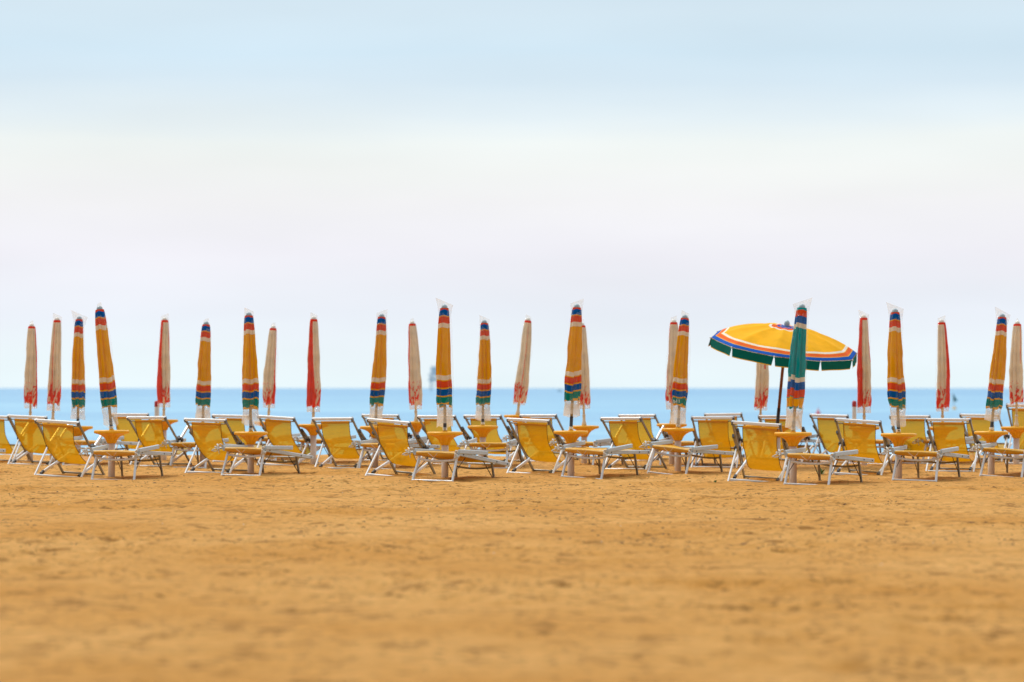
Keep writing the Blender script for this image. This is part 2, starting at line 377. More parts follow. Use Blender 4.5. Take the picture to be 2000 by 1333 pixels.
def weed(px, py, size, label):
    d = D(py); x = X(px, d); z = float(ground(x, d)); rs = random.Random(px)
    root = empty('beach_weed', (x, d, z)); g = G()
    for k in range(16):
        a = rs.uniform(0, 6.28); l = size*rs.uniform(.5, 1); e_ = rs.uniform(.35, 1.3); wd = size*.07
        p0 = Vector((0, 0, -.01)); dr = Vector((math.cos(a)*math.cos(e_), math.sin(a)*math.cos(e_), math.sin(e_)))
        p1 = p0+dr*l*.6; p2 = p0+dr*l-Vector((0, 0, l*.12)); sdv = dr.cross(Vector((0, 0, 1))).normalized()*wd
        g.add([p0-sdv*.3, p0+sdv*.3, p1+sdv, p1-sdv, p2], [(0, 1, 2, 3), (3, 2, 4)])
    g.build('leaf_tuft', leafm, root)
    tag(root, label, 'weed', 'small weeds growing in the sand')
weed(1604, 927, .16, 'largest green weed, growing in the sand beneath the sunbed near the open umbrella')
weed(629, 938, .06, 'tiny green weed on bare sand between the two left-centre sunbeds, near the low sand heap')
weed(1398, 946, .07, 'small yellowish weed on bare sand in front of the gap left of the green umbrella')

# ------------------------------------------------------------------ deckchair
CW = .70
def catmull(pts, n):
    P = [Vector((0, *p)) for p in pts]; P = [2*P[0]-P[1]]+P+[2*P[-1]-P[-2]]; out = []
    for i in range(1, len(P)-2):
        for k in range(n):
            t = k/n; a, b, c, d = P[i-1:i+3]
            out.append(.5*((2*b)+(-a+c)*t+(2*a-5*b+4*c-d)*t*t+(-a+3*b-3*c+d)*t*t*t))
    out.append(P[-2]); return out
TOP = (-.10, .84); JT = (.44, .46); FF = (.97, 0)
def make_deckchair(arm_mode, seed):
    rs = random.Random(seed); root = empty('deckchair'); h = CW/2
    dirv = Vector((0, FF[0]-TOP[0], FF[1]-TOP[1])).normalized()
    for s in (-1, 1):
        x = s*h
        G().bar((x, TOP[0], TOP[1]+.01), (x, FF[0], -.02), .026, .043).build('side_rail', alu, root)
        G().bar((x+s*.033, -.005, -.015), (x+s*.033, JT[0]+.01, JT[1]+.02), .026, .034).build('rear_leg', alu_white, root)
        G().bar((x-s*.035, .13, .055), (x-s*.035, 1.02, .32), .026, .045).build('seat_rail', alu_white, root)
        j = G(); j.lathe([(.01, -.055), (.035, -.05), (.035, .05), (.01, .055)], 12)
        rot = Matrix.Rotation(R(90), 4, 'Y'); j.v = [rot @ v + Vector((x+s*.02, JT[0], JT[1])) for v in j.v]
        j.bar((x+s*.02, JT[0]-.05, JT[1]+.05), (x+s*.02, JT[0]+.03, JT[1]-.02), .06, .06)
        j.build('joint', dark_plastic, root)
        cpo = G().bar((x, TOP[0]-.012, TOP[1]+.03), (x, TOP[0]+.02, TOP[1]-.02), .038, .058)
        cpo.build('rail_cap', cap_plastic, root)
        hb = G().bar((x-s*.035, .08, .035), (x-s*.035, .16, .068), .04, .05); hb.build('hinge', dark_plastic, root)
        if arm_mode == 'up':      # arm folded up against the rail
            a0 = Vector((x+s*.03, JT[0]-.02, JT[1]+.03)); a1 = a0 - dirv*.29 + Vector((0, -.02, -.03))
            am = alu; 
        elif arm_mode == 'out':
            a0 = Vector((x+s*.03, JT[0], JT[1]+.02)); a1 = a0 + Vector((0, .33, .23))
            am = white_tube
        else:
            a0 = Vector((x+s*.03, JT[0], JT[1]+.02)); a1 = a0 + Vector((0, .40, .02)); am = white_tube
        ar = G().bar(a0, a1, .035, .045).build('armrest', am, root)
        if arm_mode == 'up':
            dd = (a1-a0).normalized(); G().bar(a1-dd*.02, a1+dd*.03, .042, .052).build('armrest_end', dark_plastic, ar)
    G().bar((-h-.005, TOP[0]+.002, TOP[1]+.012), (h+.005, TOP[0]+.002, TOP[1]+.012), .056, .050, (0, 1, 0)).build('top_bar', alu_white, root)
    G().bar((-h, .0, .012), (h, .0, .014), .038, .046, (0, 1, 0)).build('foot_bar', white_tube, root)
    G().tube([(-h, TOP[0]+.055, TOP[1]-.042), (h, TOP[0]+.055, TOP[1]-.042)], .011).build('sling_rod', alu, root)
    G().tube([(-h+.04, 1.02, .32), (h-.04, 1.02, .32)], .013).build('front_rod', alu, root)
    G().bar((-h, FF[0]-.03, .03), (h, FF[0]-.03, .03), .03, .03, (0, 1, 0)).build('front_foot_bar', alu, root)
    j1, j2 = rs.uniform(-.03, .012), rs.uniform(-.02, .02)
    prof = catmull([(TOP[0]+.035, TOP[1]-.04), (TOP[0]+.065, .66), (TOP[0]+.13, .52), (.18, .385+j2), (.37, .265+j1), (.60, .195+j1), (.82, .205+j1*.6), (1.03, .315)], 7)
    nu = 15; sw = CW-.19; vs = []
    ph = rs.uniform(0, 6)
    for j, p in enumerate(prof):
        for i in range(nu):
            u = i/(nu-1)*2-1; t = j/(len(prof)-1)
            sag = .018*(1-u*u)*math.sin(math.pi*min(1, t*1.1)); wr = .004*math.sin(u*7+ph+t*9)*math.sin(t*3.1)
            pinch = 1-.04*math.sin(math.pi*t)
            vs.append((u*sw/2*pinch, p.y - sag*.6 + wr, p.z - sag))
    sl = mesh_obj('sling', vs, grid_faces(nu, len(prof)), sling_mat, root)
    # doubled hem at the top and side edges
    hv = []
    for j, z in enumerate((0, .02, .045)):
        for i in range(nu): u = i/(nu-1)*2-1; hv.append((u*sw/2, TOP[0]+.028+z*.25, TOP[1]-.025-z))
    mesh_obj('hem', hv, grid_faces(nu, 3), hem_mat, sl)
    ev = []; ef = []
    for s in (-1, 1):
        gq = G().tube([(s*sw/2*(1-.04*math.sin(math.pi*j/(len(prof)-1))), p.y, p.z) for j, p in enumerate(prof)], .0045, 5)
        gq.build('edge_binding', edge_mat, sl)
    return root
edge_mat = simple('brown_edge_binding', (.16, .08, .01), .8, 0, .2, 20)
def copy_tree(o, parent=None):
    c = o.copy(); C.objects.link(c); c.parent = parent
    for ch in list(o.children): copy_tree(ch, c)
    return c
def kill(o):
    for ch in list(o.children): kill(ch)
    bpy.data.objects.remove(o)
protos = {(m_, k): make_deckchair(m_, i*2+k) for i, m_ in enumerate(('up', 'out', 'flat')) for k in (0, 1)}
used = set()
GC = 'yellow sling deckchairs in rows facing the sea'
# top-bar centre px, foot y px, yaw, roll, arm mode, sling slide, scale, label
CH = [
 (106, 931, 27, 3.2, 'out', .0, 1, 'large yellow deckchair at the front left, its back overlapping two more chairs, armrest swung forward'),
 (399, 924, 27, 1.2, 'up', .0, 1, 'front-row yellow deckchair just left of the second yellow table from the left'),
 (752, 932, 28, 4.2, 'up', .05, 1, 'front-row yellow deckchair tilting down to the right, just left of the tallest centre umbrella'),
 (1028, 927, 25, 2.2, 'up', .05, 1, 'front-row yellow deckchair in front of the cream umbrella whose raised table shows above its back'),
 (1214, 918, 24, -.6, 'out', .02, 1, 'yellow deckchair with armrest swung forward, in the gap right of the overlapping pair of tables'),
 (1470, 940, 12, 3.6, 'up', .05, 1, 'nearest yellow deckchair, square-on, directly left of the green umbrella post'),
 (1669, 928, 14, 3.6, 'up', .02, 1, 'front-row yellow deckchair between the green umbrella and the bagged umbrella to its right'),
 (1852, 921, 11, 0, 'up', .0, 1, 'front-row yellow deckchair with level top bar, between the two rightmost front tables'),
 (2004, 908, 12, 1, 'flat', -.02, 1.22, 'high-backed yellow deckchair cut by the right edge of the photo'),
 (50, 909, 26, 2.2, 'out', .0, 1, 'yellow deckchair half hidden behind the large front-left one'),
 (-22, 905, 26, 2, 'out', .0, 1, 'yellow deckchair cut by the left edge of the photo'),
 (254, 897, 20, 0, 'flat', -.05, 1, 'far yellow deckchair right behind the leaning leftmost tall umbrella and its table'),
 (287, 911, 27, -.5, 'out', .02, 1, 'second-row yellow deckchair in front of the white post with red cap on the left'),
 (449, 902, 25, 1, 'flat', .0, 1, 'far yellow deckchair mostly behind the second yellow table from the left'),
 (535, 908, 29, 3, 'up', .02, 1, 'second-row yellow deckchair below the small cream and red umbrella right of the second table'),
 (651, 914, 22, -.8, 'up', .03, 1, 'yellow deckchair alone in the gap directly left of the tilted front deckchair'),
 (742, 900, 22, .5, 'flat', .0, 1, 'far yellow deckchair almost hidden behind the tilted front-row chair'),
 (853, 908, 25, -.3, 'up', .0, 1, 'second-row yellow deckchair right behind the centre table of the tallest umbrella'),
 (943, 906, 25, -.3, 'up', .0, 1, 'second-row yellow deckchair behind the small table right of the tallest umbrella'),
 (1052, 902, 24, -.5, 'flat', .0, 1, 'far yellow deckchair peeking over the front chair left of the overlapping pair of tables'),
 (1245, 901, 22, -.5, 'up', .0, 1, 'far yellow deckchair peeking out behind the one with its armrest swung forward, right of centre'),
 (1392, 914, 10, 0, 'up', .0, 1, 'second-row yellow deckchair right of the table of the umbrella marked in white'),
 (1414, 897, 14, -1, 'flat', .0, 1, 'far yellow deckchair whose top shows above the chair left of the green umbrella'),
 (1520, 907, 16, 0, 'up', .0, 1, 'second-row yellow deckchair behind the green umbrella post, at the foot of the open umbrella'),
 (1617, 904, 20, 1.4, 'up', .02, 1, 'second-row yellow deckchair right of the green umbrella, against the water and below the pink buoy'),
 (1777, 906, 14, 0, 'up', .0, 1, 'second-row yellow deckchair behind the table second from the right'),
 (1912, 902, 14, .6, 'flat', .0, 1, 'far yellow deckchair behind the rightmost yellow table'),
]
for ci, (px, fy, yaw, roll, mode, slide, sc, lab) in enumerate(CH):
    d = D(fy); mode = (mode, sum(1 for q in CH[:ci] if q[4] == mode) % 2)
    o = protos[mode] if mode not in used else copy_tree(protos[mode]); used.add(mode)
    th = math.asin(math.sin(R(yaw)) + X(px, d)/d)      # the chairs all face nearly the same way
    o.location = (X(px, d)+.10*math.sin(th), d+.10*math.cos(th), float(ground(X(px, d), d))*.5-.018)
    o.rotation_euler = (0, R(roll), -th); o.scale = (1, 1, sc)
    for ch in o.children:
        if ch.name.startswith('sling') and not ch.name.startswith('sling_rod'): ch.location.x = slide
    tag(o, lab, 'deckchair', GC)

# ------------------------------------------------------------------ sunbed
BW, BL, BZ = .70, 1.72, .415
def rope_knot(cx, cy, cz, sx, seed):
    rs = random.Random(seed); g = G()
    pts = []
    for k in range(26):
        a = k*.9; t = k/25
        pts.append((cx+sx*(t*.13-.01)+.022*math.sin(a), cy-.03+.025*math.cos(a*1.3), cz+.035*math.sin(a*.7)*(1-.3*t)+(.03-.08*t)*(1 if rs.random() < 2 else 0)))
    g.tube(pts, .0095, 6)
    g.tube([(cx-.01, cy-.03, cz-.05), (cx+.01*sx, cy-.045, cz+.01), (cx+.045*sx, cy-.035, cz+.055), (cx+.05*sx, cy, cz+.05)], .012, 6)
    g.tube([(cx, cy-.03, cz), (cx-.015, cy-.04, cz-.05), (cx+.005, cy-.04, cz-.09)], .008, 6)
    return g
def make_sunbed(fold, seed):
    root = empty('sunbed'); h = BW/2; rs = random.Random(seed)
    for s in (-1, 1):
        rl = G().bar((s*h, -.01, BZ), (s*h, BL, BZ), .035, .058).build('side_rail', grey_rail, root)
        bolts = G()
        for yb in (.12, 1.25, 1.62):
            bolts.lathe([(.001, 0), (.011, 0), (.011, .008), (.001, .009)], 8, (0, 0, 0))
            rot = Matrix.Rotation(R(90*s), 4, 'Y')
            for i in range(len(bolts.v)-32, len(bolts.v)): bolts.v[i] = rot @ bolts.v[i] + Vector((s*(h+.017), yb, BZ))
        bolts.build('bolt', dark_plastic, rl)
        a = R(fold)
        G().bar((s*(h+.012), -.02, BZ+.030), (s*(h+.040), .86*math.cos(a), BZ+.030+.86*math.sin(a)), .035, .062).build('headrest_rail', grey_rail, root)
        G().bar((s*(h-.05), .06, BZ-.02), (s*(h-.03), -.10, -.03), .030, .036).build('leg', white_tube, root)
        G().bar((s*(h-.05), 1.22, BZ-.02), (s*(h-.03), 1.40, -.04), .030, .036).build('leg', alu, root)
        G().tube([(s*(h-.05), .34, BZ-.02), (s*(h-.032), -.05, .12)], .006, 6).build('brace', steel, root)
        G().tube([(s*(h-.05), .92, BZ-.02), (s*(h-.035), 1.33, .13)], .006, 6).build('brace', steel, root)
    cb = [( (i/10*2-1)*(h-.04), .04, .335-.03*(1-(i/10*2-1)**2)) for i in range(11)]
    G().tube(cb, .017, 8).build('crossbar', white_tube, root)
    cb = [( (i/10*2-1)*(h-.04), 1.25, .335-.03*(1-(i/10*2-1)**2)) for i in range(11)]
    G().tube(cb, .015, 8).build('crossbar', alu, root)
    G().bar((-(h-.03), -.10, .012), (h-.03, -.10, .012), .024, .022, (0, 1, 0)).build('floor_bar', white_tube, root)
    G().bar((-(h-.03), 1.39, .008), (h-.03, 1.39, .008), .024, .022, (0, 1, 0)).build('floor_bar', white_tube, root)
    G().tube([(-h-.15, .01, BZ+.01), (h+.02, .01, BZ+.01)], .018, 8).build('end_bar', grey_rail, root)
    G().tube([(-h, BL-.03, BZ), (h, BL-.03, BZ)], .015, 8).build('end_bar', grey_rail, root)
    # main sling and the folded headrest sling over it; both wrap round the end bar
    nu, nvv = 13, 26; vs = []
    for j in range(nvv):
        t = j/(nvv-1); y = .03+t*(BL-.08)
        for i in range(nu):
            u = i/(nu-1)*2-1; sg = .035+.045*math.exp(-t*3)
            vs.append((u*(h-.03), y, BZ+.012-sg*(1-u**4)*math.sin(math.pi*min(1, .12+t*.9))))
    mesh_obj('bed_sling', vs, grid_faces(nu, nvv), bed_mat, root)
    vs = []
    a = R(fold)
    prof = [(.10, -.028), (.02, -.032), (-.022, -.022), (-.030, -.005), (-.022, .010), (.0, .022)]
    for k in range(10): y = .06+k*.085; prof.append((y, .026+max(0, y)*math.sin(a)*.2))
    for j, (y, z) in enumerate(prof):
        for i in range(nu):
            u = i/(nu-1)*2-1; bow = (1-u*u)
            if j < 3: vs.append((u*(h-.025), y+.02*bow, BZ+z-.025*bow))
            else: vs.append((u*(h-.025), y, BZ+z+(.006*bow if j < 7 else -.03*bow)))
    mesh_obj('headrest_sling', vs, grid_faces(nu, len(prof)), bed_mat, root)
    rope_knot(-h-.05, -.01, BZ+.01, -1, seed).build('rope_knot', rope_mat, root, True)
    rope_knot(h-.02, -.03, BZ-.02, .3, seed+5).build('rope_knot', rope_mat, root, True)
    th = G().tube([(-.12, -.045, BZ), (-.02, -.05, BZ-.07), (.03, -.045, BZ)], .0025, 5); th.build('loose_thread', rope_mat, root)
    return root
GB = 'low sunbeds with yellow slings between the umbrellas'
bproto = [make_sunbed(4.2, 1), make_sunbed(4.6, 2)]; bused = [0, 0]
# centre px of near end, foot y px, yaw, pitch (far end down +), roll, prototype, label
SB = [
 (-118, 930, 25, 2, 0, 0, 'sunbed cut by the left edge of the photo, only its far end showing'),
 (226, 937, 18, 2.2, .5, 1, 'front sunbed at the table of the leaning leftmost tall umbrella'),
 (476, 930, 27, 5.6, .6, 0, 'front sunbed at the second front table from the left, knotted rope on its left corner'),
 (850, 940, 27, 6.8, .6, 0, 'front sunbed sloping down to the right beneath the tallest centre umbrella'),
 (1140, 933, 23, 1.2, 3.2, 1, 'front sunbed at the front table of the overlapping pair right of centre'),
 (1306, 926, 24, 2.8, 5.4, 0, 'front sunbed tilted down to the right below the umbrella marked in white'),
 (1578, 947, 19, 3.4, 1.5, 1, 'nearest sunbed, at the post of the green umbrella'),
 (1787, 938, 14, 3.2, 1.2, 1, 'front sunbed at the second table from the right'),
 (1956, 930, 15, 3.0, 3.4, 1, 'front sunbed cut by the right edge of the photo, at the rightmost table'),
 (162, 909, 25, 0, 0, 0, 'second-row sunbed seen behind the large front-left deckchair'),
 (371, 911, 20, .5, 0, 0, 'second-row sunbed with rope on its left corner, left of the second front deckchair'),
 (512, 898, 25, 0, 0, 0, 'far sunbed right of the second front table from the left, near the water'),
 (618, 905, 24, 0, 0, 0, 'second-row sunbed directly left of the lone second-row deckchair'),
 (740, 915, 25, 0, 0, 0, 'second-row sunbed behind the left rail of the tilted front deckchair'),
 (772, 905, 23, 0, 0, 0, 'second-row sunbed hidden behind the tilted front deckchair, pale rail end showing to its right'),
 (955, 915, 11, 0, -.5, 0, 'second-row sunbed square-on, just right of the tallest umbrella with rope on both corners'),
 (1030, 899, 22, 0, 0, 0, 'far sunbed behind the front deckchair left of the overlapping pair of tables'),
 (1127, 911, 22, 0, 0, 0, 'second-row sunbed at the back table of the overlapping pair right of centre'),
 (1326, 910, 14, 0, -1.5, 0, 'second-row sunbed behind the post of the umbrella marked in white'),
 (1522, 903, 20, 0, 0, 1, 'far sunbed behind the post of the green umbrella'),
 (1694, 906, 22, 0, 0, 1, 'second-row sunbed whose raised rail end shows right of the second post from the right'),
 (1836, 906, 21, 0, 0, 1, 'second-row sunbed seen behind the rightmost front deckchair with the level top bar'),
]
for px, fy, yaw, pitch, roll, k, lab in SB:
    d = D(fy); o = bproto[k] if not bused[k] else copy_tree(bproto[k]); bused[k] = 1
    o.location = (X(px, d), d-.08, float(ground(X(px, d), d))*.5-.015)
    yaw = math.degrees(math.asin(math.sin(R(yaw)) + X(px, d)/d))
    o.rotation_euler = (Matrix.Rotation(-R(yaw), 3, 'Z') @ Matrix.Rotation(R(roll), 3, 'Y') @ Matrix.Rotation(-R(pitch if fy > 922 else pitch+2.2), 3, 'X')).to_euler()
    tag(o, lab, 'sunbed', GB)

# ------------------------------------------------------------------ umbrella stands with tables
def make_stand(zt):
    root = empty('umbrella_stand')
    fl = lambda i, a: (.11*math.cos(9*a) if 1 <= i <= 5 else 0)
    g = G().lathe([(.066, -.195), (.070, -.165), (.090, -.125), (.120, -.092), (.160, -.066), (.20, -.052), (.245, -.046), (.262, -.042), (.265, -.012), (.258, 0), (.245, .002), (.235, -.008), (.03, -.010)], 80, (0, 0, zt), fl)
    g.build('table_top', table_mat, root, True)
    G().lathe([(.052, -.25), (.052, zt-.19)], 24).build('post', post_mat, root, True)
    G().lathe([(.04, zt-.03), (.04, zt+.012), (.034, zt+.02)], 20).build('socket', table_mat, root, True)
    return root
GS = 'round yellow tables on umbrella posts'

def closed_canopy(L_, kind, seed, root, Rs=1.0, wedge=None):
    """hangs from z = L_ (top) to 0 (bottom)"""
    rs = np.random.RandomState(seed)
    nu, nvv = 120, 96; th = np.linspace(0, 2*np.pi, nu, endpoint=False)
    t = np.linspace(0, 1.0, nvv)
    T, A = np.meshgrid(t, th, indexing='ij')
    Rr = np.interp(T, [0, .03, .15, .45, .8, .93, 1], [.062, .070, .078, .095, .110, .110, .102])*Rs
    tw = rs.uniform(-.5, .5)
    ph = A*7 + tw*T*4 + 1.6*np.sin(A*2+rs.uniform(0, 6)) + rs.uniform(0, 6)
    fold = np.abs(np.sin(ph/2))**.8
    nz = fbm(A*1.2+seed, T*5, 3, seed)-.5
    amp = np.interp(T, [0, .1, .5, 1], [.03, .30, .42, .32])
    r = Rr*(1+amp*(fold-.6)+.35*nz*np.clip(T*2, 0, 1))
    r = r*(1+.07*np.cos(A*2+rs.uniform(0, 6))*T)
    k = np.floor((ph/(2*np.pi)) % 10).astype(int)
    offs = rs.uniform(-.012, .012, 10)[k]
    hem = rs.uniform(-.035, .03, 10)[k]*np.clip((T-.9)*10, 0, 1) - .007*np.cos(ph)*np.clip((T-.9)*10, 0, 1)
    bend = rs.uniform(-.018, .018)*np.sin(T*3.0)
    x = r*np.cos(A)+bend; y = r*np.sin(A); z = L_*(1-T)-hem
    V = np.stack([x, y, z], -1).reshape(-1, 3)
    F = grid_faces(nu, nvv, True)
    tv = np.clip(T + offs*np.clip(T*3, .2, 1) + .006*np.sin(A*3+T*4), 0, .999)
    # wedge of red cloth and the tangle of red print near the hem
    a0, w0 = wedge or (-1.6, .3); wd = np.interp(T, [0, .5, .85, 1], [.7, .8, 1.15, 1.3])*w0/.55
    da = np.abs((A-a0-.25*T*rs.choice([-1, 1])+np.pi) % (2*np.pi)-np.pi)
    a1 = a0+rs.uniform(2.2, 3.4); db = np.abs((A-a1+np.pi) % (2*np.pi)-np.pi)
    red = (da < wd*.55).astype(float)
    red = np.maximum(red, ((db < .12) & (T < .5)).astype(float)); red = np.maximum(red, (T < .025).astype(float))
    sc_ = np.abs(fbm(A*1.6+seed*3.1, T*9, 3, seed+9)-.5)
    rx = np.cos(A); ry = np.sin(A)
    n1 = fbm((rx*2+T*3)*1.7+seed, (ry*2+T*9), 3, seed+3)
    mess = (np.abs(n1-.5) < np.interp(T, [0, .70, .80, .9, 1], [0, 0, .04, .13, .16]))
    red = np.maximum(red, mess.astype(float))
    return mesh_obj('canopy', V.tolist(), F, {'s': stripe_mat, 't': teal_mat, 'r': red_mat}[kind], root, True, {'t': tv, 'red': red})

def plastic_cover(L_, below, seed, root, corner=1.0, Rs=1.0, above=.10, solid=1.0):
    rs = np.random.RandomState(seed+500)
    nu, nvv = 64, 70; th = np.linspace(0, 2*np.pi, nu, endpoint=False)
    zz_ = np.linspace(L_+above, -below, nvv); ZZ, A = np.meshgrid(zz_, th, indexing='ij')
    T = 1-ZZ/L_
    Rr = np.interp(T, [0, .03, .15, .45, .8, .93, 1, 1.08, 1.3], [.072, .080, .092, .114, .126, .126, .12, .10, .112])*Rs
    hw = Rr.copy(); dp = Rr.copy()
    # squashed flat mouth of the bag above the tip
    k = np.clip(1-(T+above/L_)/(above/L_+.09), 0, 1)
    hw = hw*(1-k)+.118*corner*k; dp = dp*(1-k)+.012*k
    kb = np.clip((T-1.02)/.08, 0, 1); fl = rs.uniform(1.05, 1.35); hw = hw*(1+kb*(fl-1)); dp = dp*(1-kb*.6)
    n = fbm(A*1.9+seed, T*9, 4, seed+1, .6)-.5; n2 = fbm(np.cos(A)*2+9+T*2, np.sin(A)*2+T*5, 3, seed+2)-.5
    sh = rs.uniform(-.02, .035)*np.sin(np.clip(T, 0, 1)*3.14)
    bulge = 1+.35*rs.uniform(.0, 1)*np.exp(-((T-rs.uniform(.1, .4))/.14)**2)*(np.cos(A) > 0)*np.abs(np.cos(A))
    n = n*(1-.7*kb); x = (hw*(1+.15*n2*(1-k))*bulge+.006*n)*np.cos(A)+sh*.4; y = (dp*(1+.2*n2*(1-k))+.006*n)*np.sin(A)
    rag = (fbm(np.cos(A)*.7+4, np.sin(A)*.7+seed, 1, seed+7)-.5)
    z = ZZ + rag*.10*np.clip((T-1.05)/.15, 0, 1) + k*(.05*np.cos(A)*rs.choice([-1, 1]))*corner
    op = np.interp(T, [-.1, 0, .1, .97, 1.0, 1.05, 1.3], [.30, .22, .05, .045, .22, .46*solid, .52*solid])*(1+.25*np.clip(n*3, -.6, 1))
    return mesh_obj('plastic_cover', np.stack([x, y, z], -1).reshape(-1, 3).tolist(), grid_faces(nu, nvv, True), bag_mat, root, True, {'op': np.clip(op, .05, .7)})

def text_mesh(txt, size, mat, parent, loc, name='number', rot=(R(90), 0, 0)):
    cu = bpy.data.curves.new(name, 'FONT'); cu.body = txt; cu.size = size; cu.align_x = 'CENTER'; cu.align_y = 'CENTER'; cu.extrude = .0005; cu.offset = size*.02
    tmp = bpy.data.objects.new('tmp', cu); C.objects.link(tmp)
    dg = bpy.context.evaluated_depsgraph_get(); me = bpy.data.meshes.new_from_object(tmp.evaluated_get(dg)); me.name = name
    bpy.data.objects.remove(tmp)
    me.materials.clear(); me.materials.append(mat)
    o = bpy.data.objects.new(name, me); C.objects.link(o); o.parent = parent; o.location = loc; o.rotation_euler = rot
    return o

def closed_umbrella(n_, kind, tx, ty, bx, tab_y, fab_y, bag_y, d, num, lab, slab, corner=1.0, solid=1.0, zt=None):
    tz = Z(tab_y, d); bxm = X(bx, d); gz = float(ground(bxm, d))
    st = make_stand(tz-gz); st.location = (bxm, d, gz)
    tag(st, slab, 'table', GS)
    T_ = Vector((X(tx, d), 0, Z(ty, d))); B_ = Vector((bxm, 0, tz)); ax = T_-B_; ln = ax.length
    root = empty('closed_umbrella', (bxm, d, tz)); root.rotation_euler = (0, math.atan2(ax.x, ax.z), 0)
    fin = .055
    zb = (fab_y-tab_y)/(ty-tab_y)*ln; L_ = ln-fin-zb
    Rs = {'s': 1.0, 't': 1.05, 'r': .98}[kind]
    holder = closed_canopy(L_, kind, n_, root, Rs, WEDGE.get(tx)); holder.location.z = zb
    cov = plastic_cover(L_, max(.05, (bag_y-fab_y)*d/FPX), n_, root, corner, Rs, solid=solid); cov.location.z = zb
    f = G().lathe([(.045, -.012), (.048, .0), (.046, .014), (.042, .030), (.030, .045), (.010, .055)], 16, (0, 0, zb+L_))
    f.build('finial', finial_white if kind == 'r' else finial_mat, root, True)
    if kind == 'r':
        G().tube([(0, 0, -.25), (0, 0, ln-.1)], .020, 12).build('pole', pole_white, root, True)
        G().lathe([(.045, 0), (.04, .05), (.026, .10), (.024, .17), (.030, .18), (.030, .2), (.02, .21)], 16, (0, 0, 0)).build('pole_socket', pole_white, root, True)
    else:
        G().tube([(0, 0, zb*.45), (0, 0, ln-.1)], .022, 12).build('pole', pole_grey, root, True)
        G().tube([(0, 0, -.25), (0, 0, zb*.46)], .026, 12).build('lower_pole', steel, root, True)
        pl = G().lathe([(.030, .025), (.034, .027), (.034, .062), (.030, .064)], 16); pl.bar((-.030, -.034, .045), (.030, -.034, .045), .036, .006, (0, 0, 1))
        p = pl.build('number_plate', white_label, root)
        if num: text_mesh(num, .034, ink, p, (0, -.0385, .045))
    tag(root, lab, 'umbrella', 'closed umbrellas in plastic covers')
    return root
WEDGE = {62: (.0, .35), 112: (-1.95, .14), 322: (-2.45, .75), 534: (-.25, .35), 613: (-2.35, .8), 805: (-2.75, .5), 1032: (-1.35, .06),
         1136: (.1, .2), 1316: (-3.0, .3), 1489: (1.8, .2), 1687: (-2.6, .75), 1839: (-.6, .8), 1987: (2, .2)}   # where the red panel of each cream umbrella faces
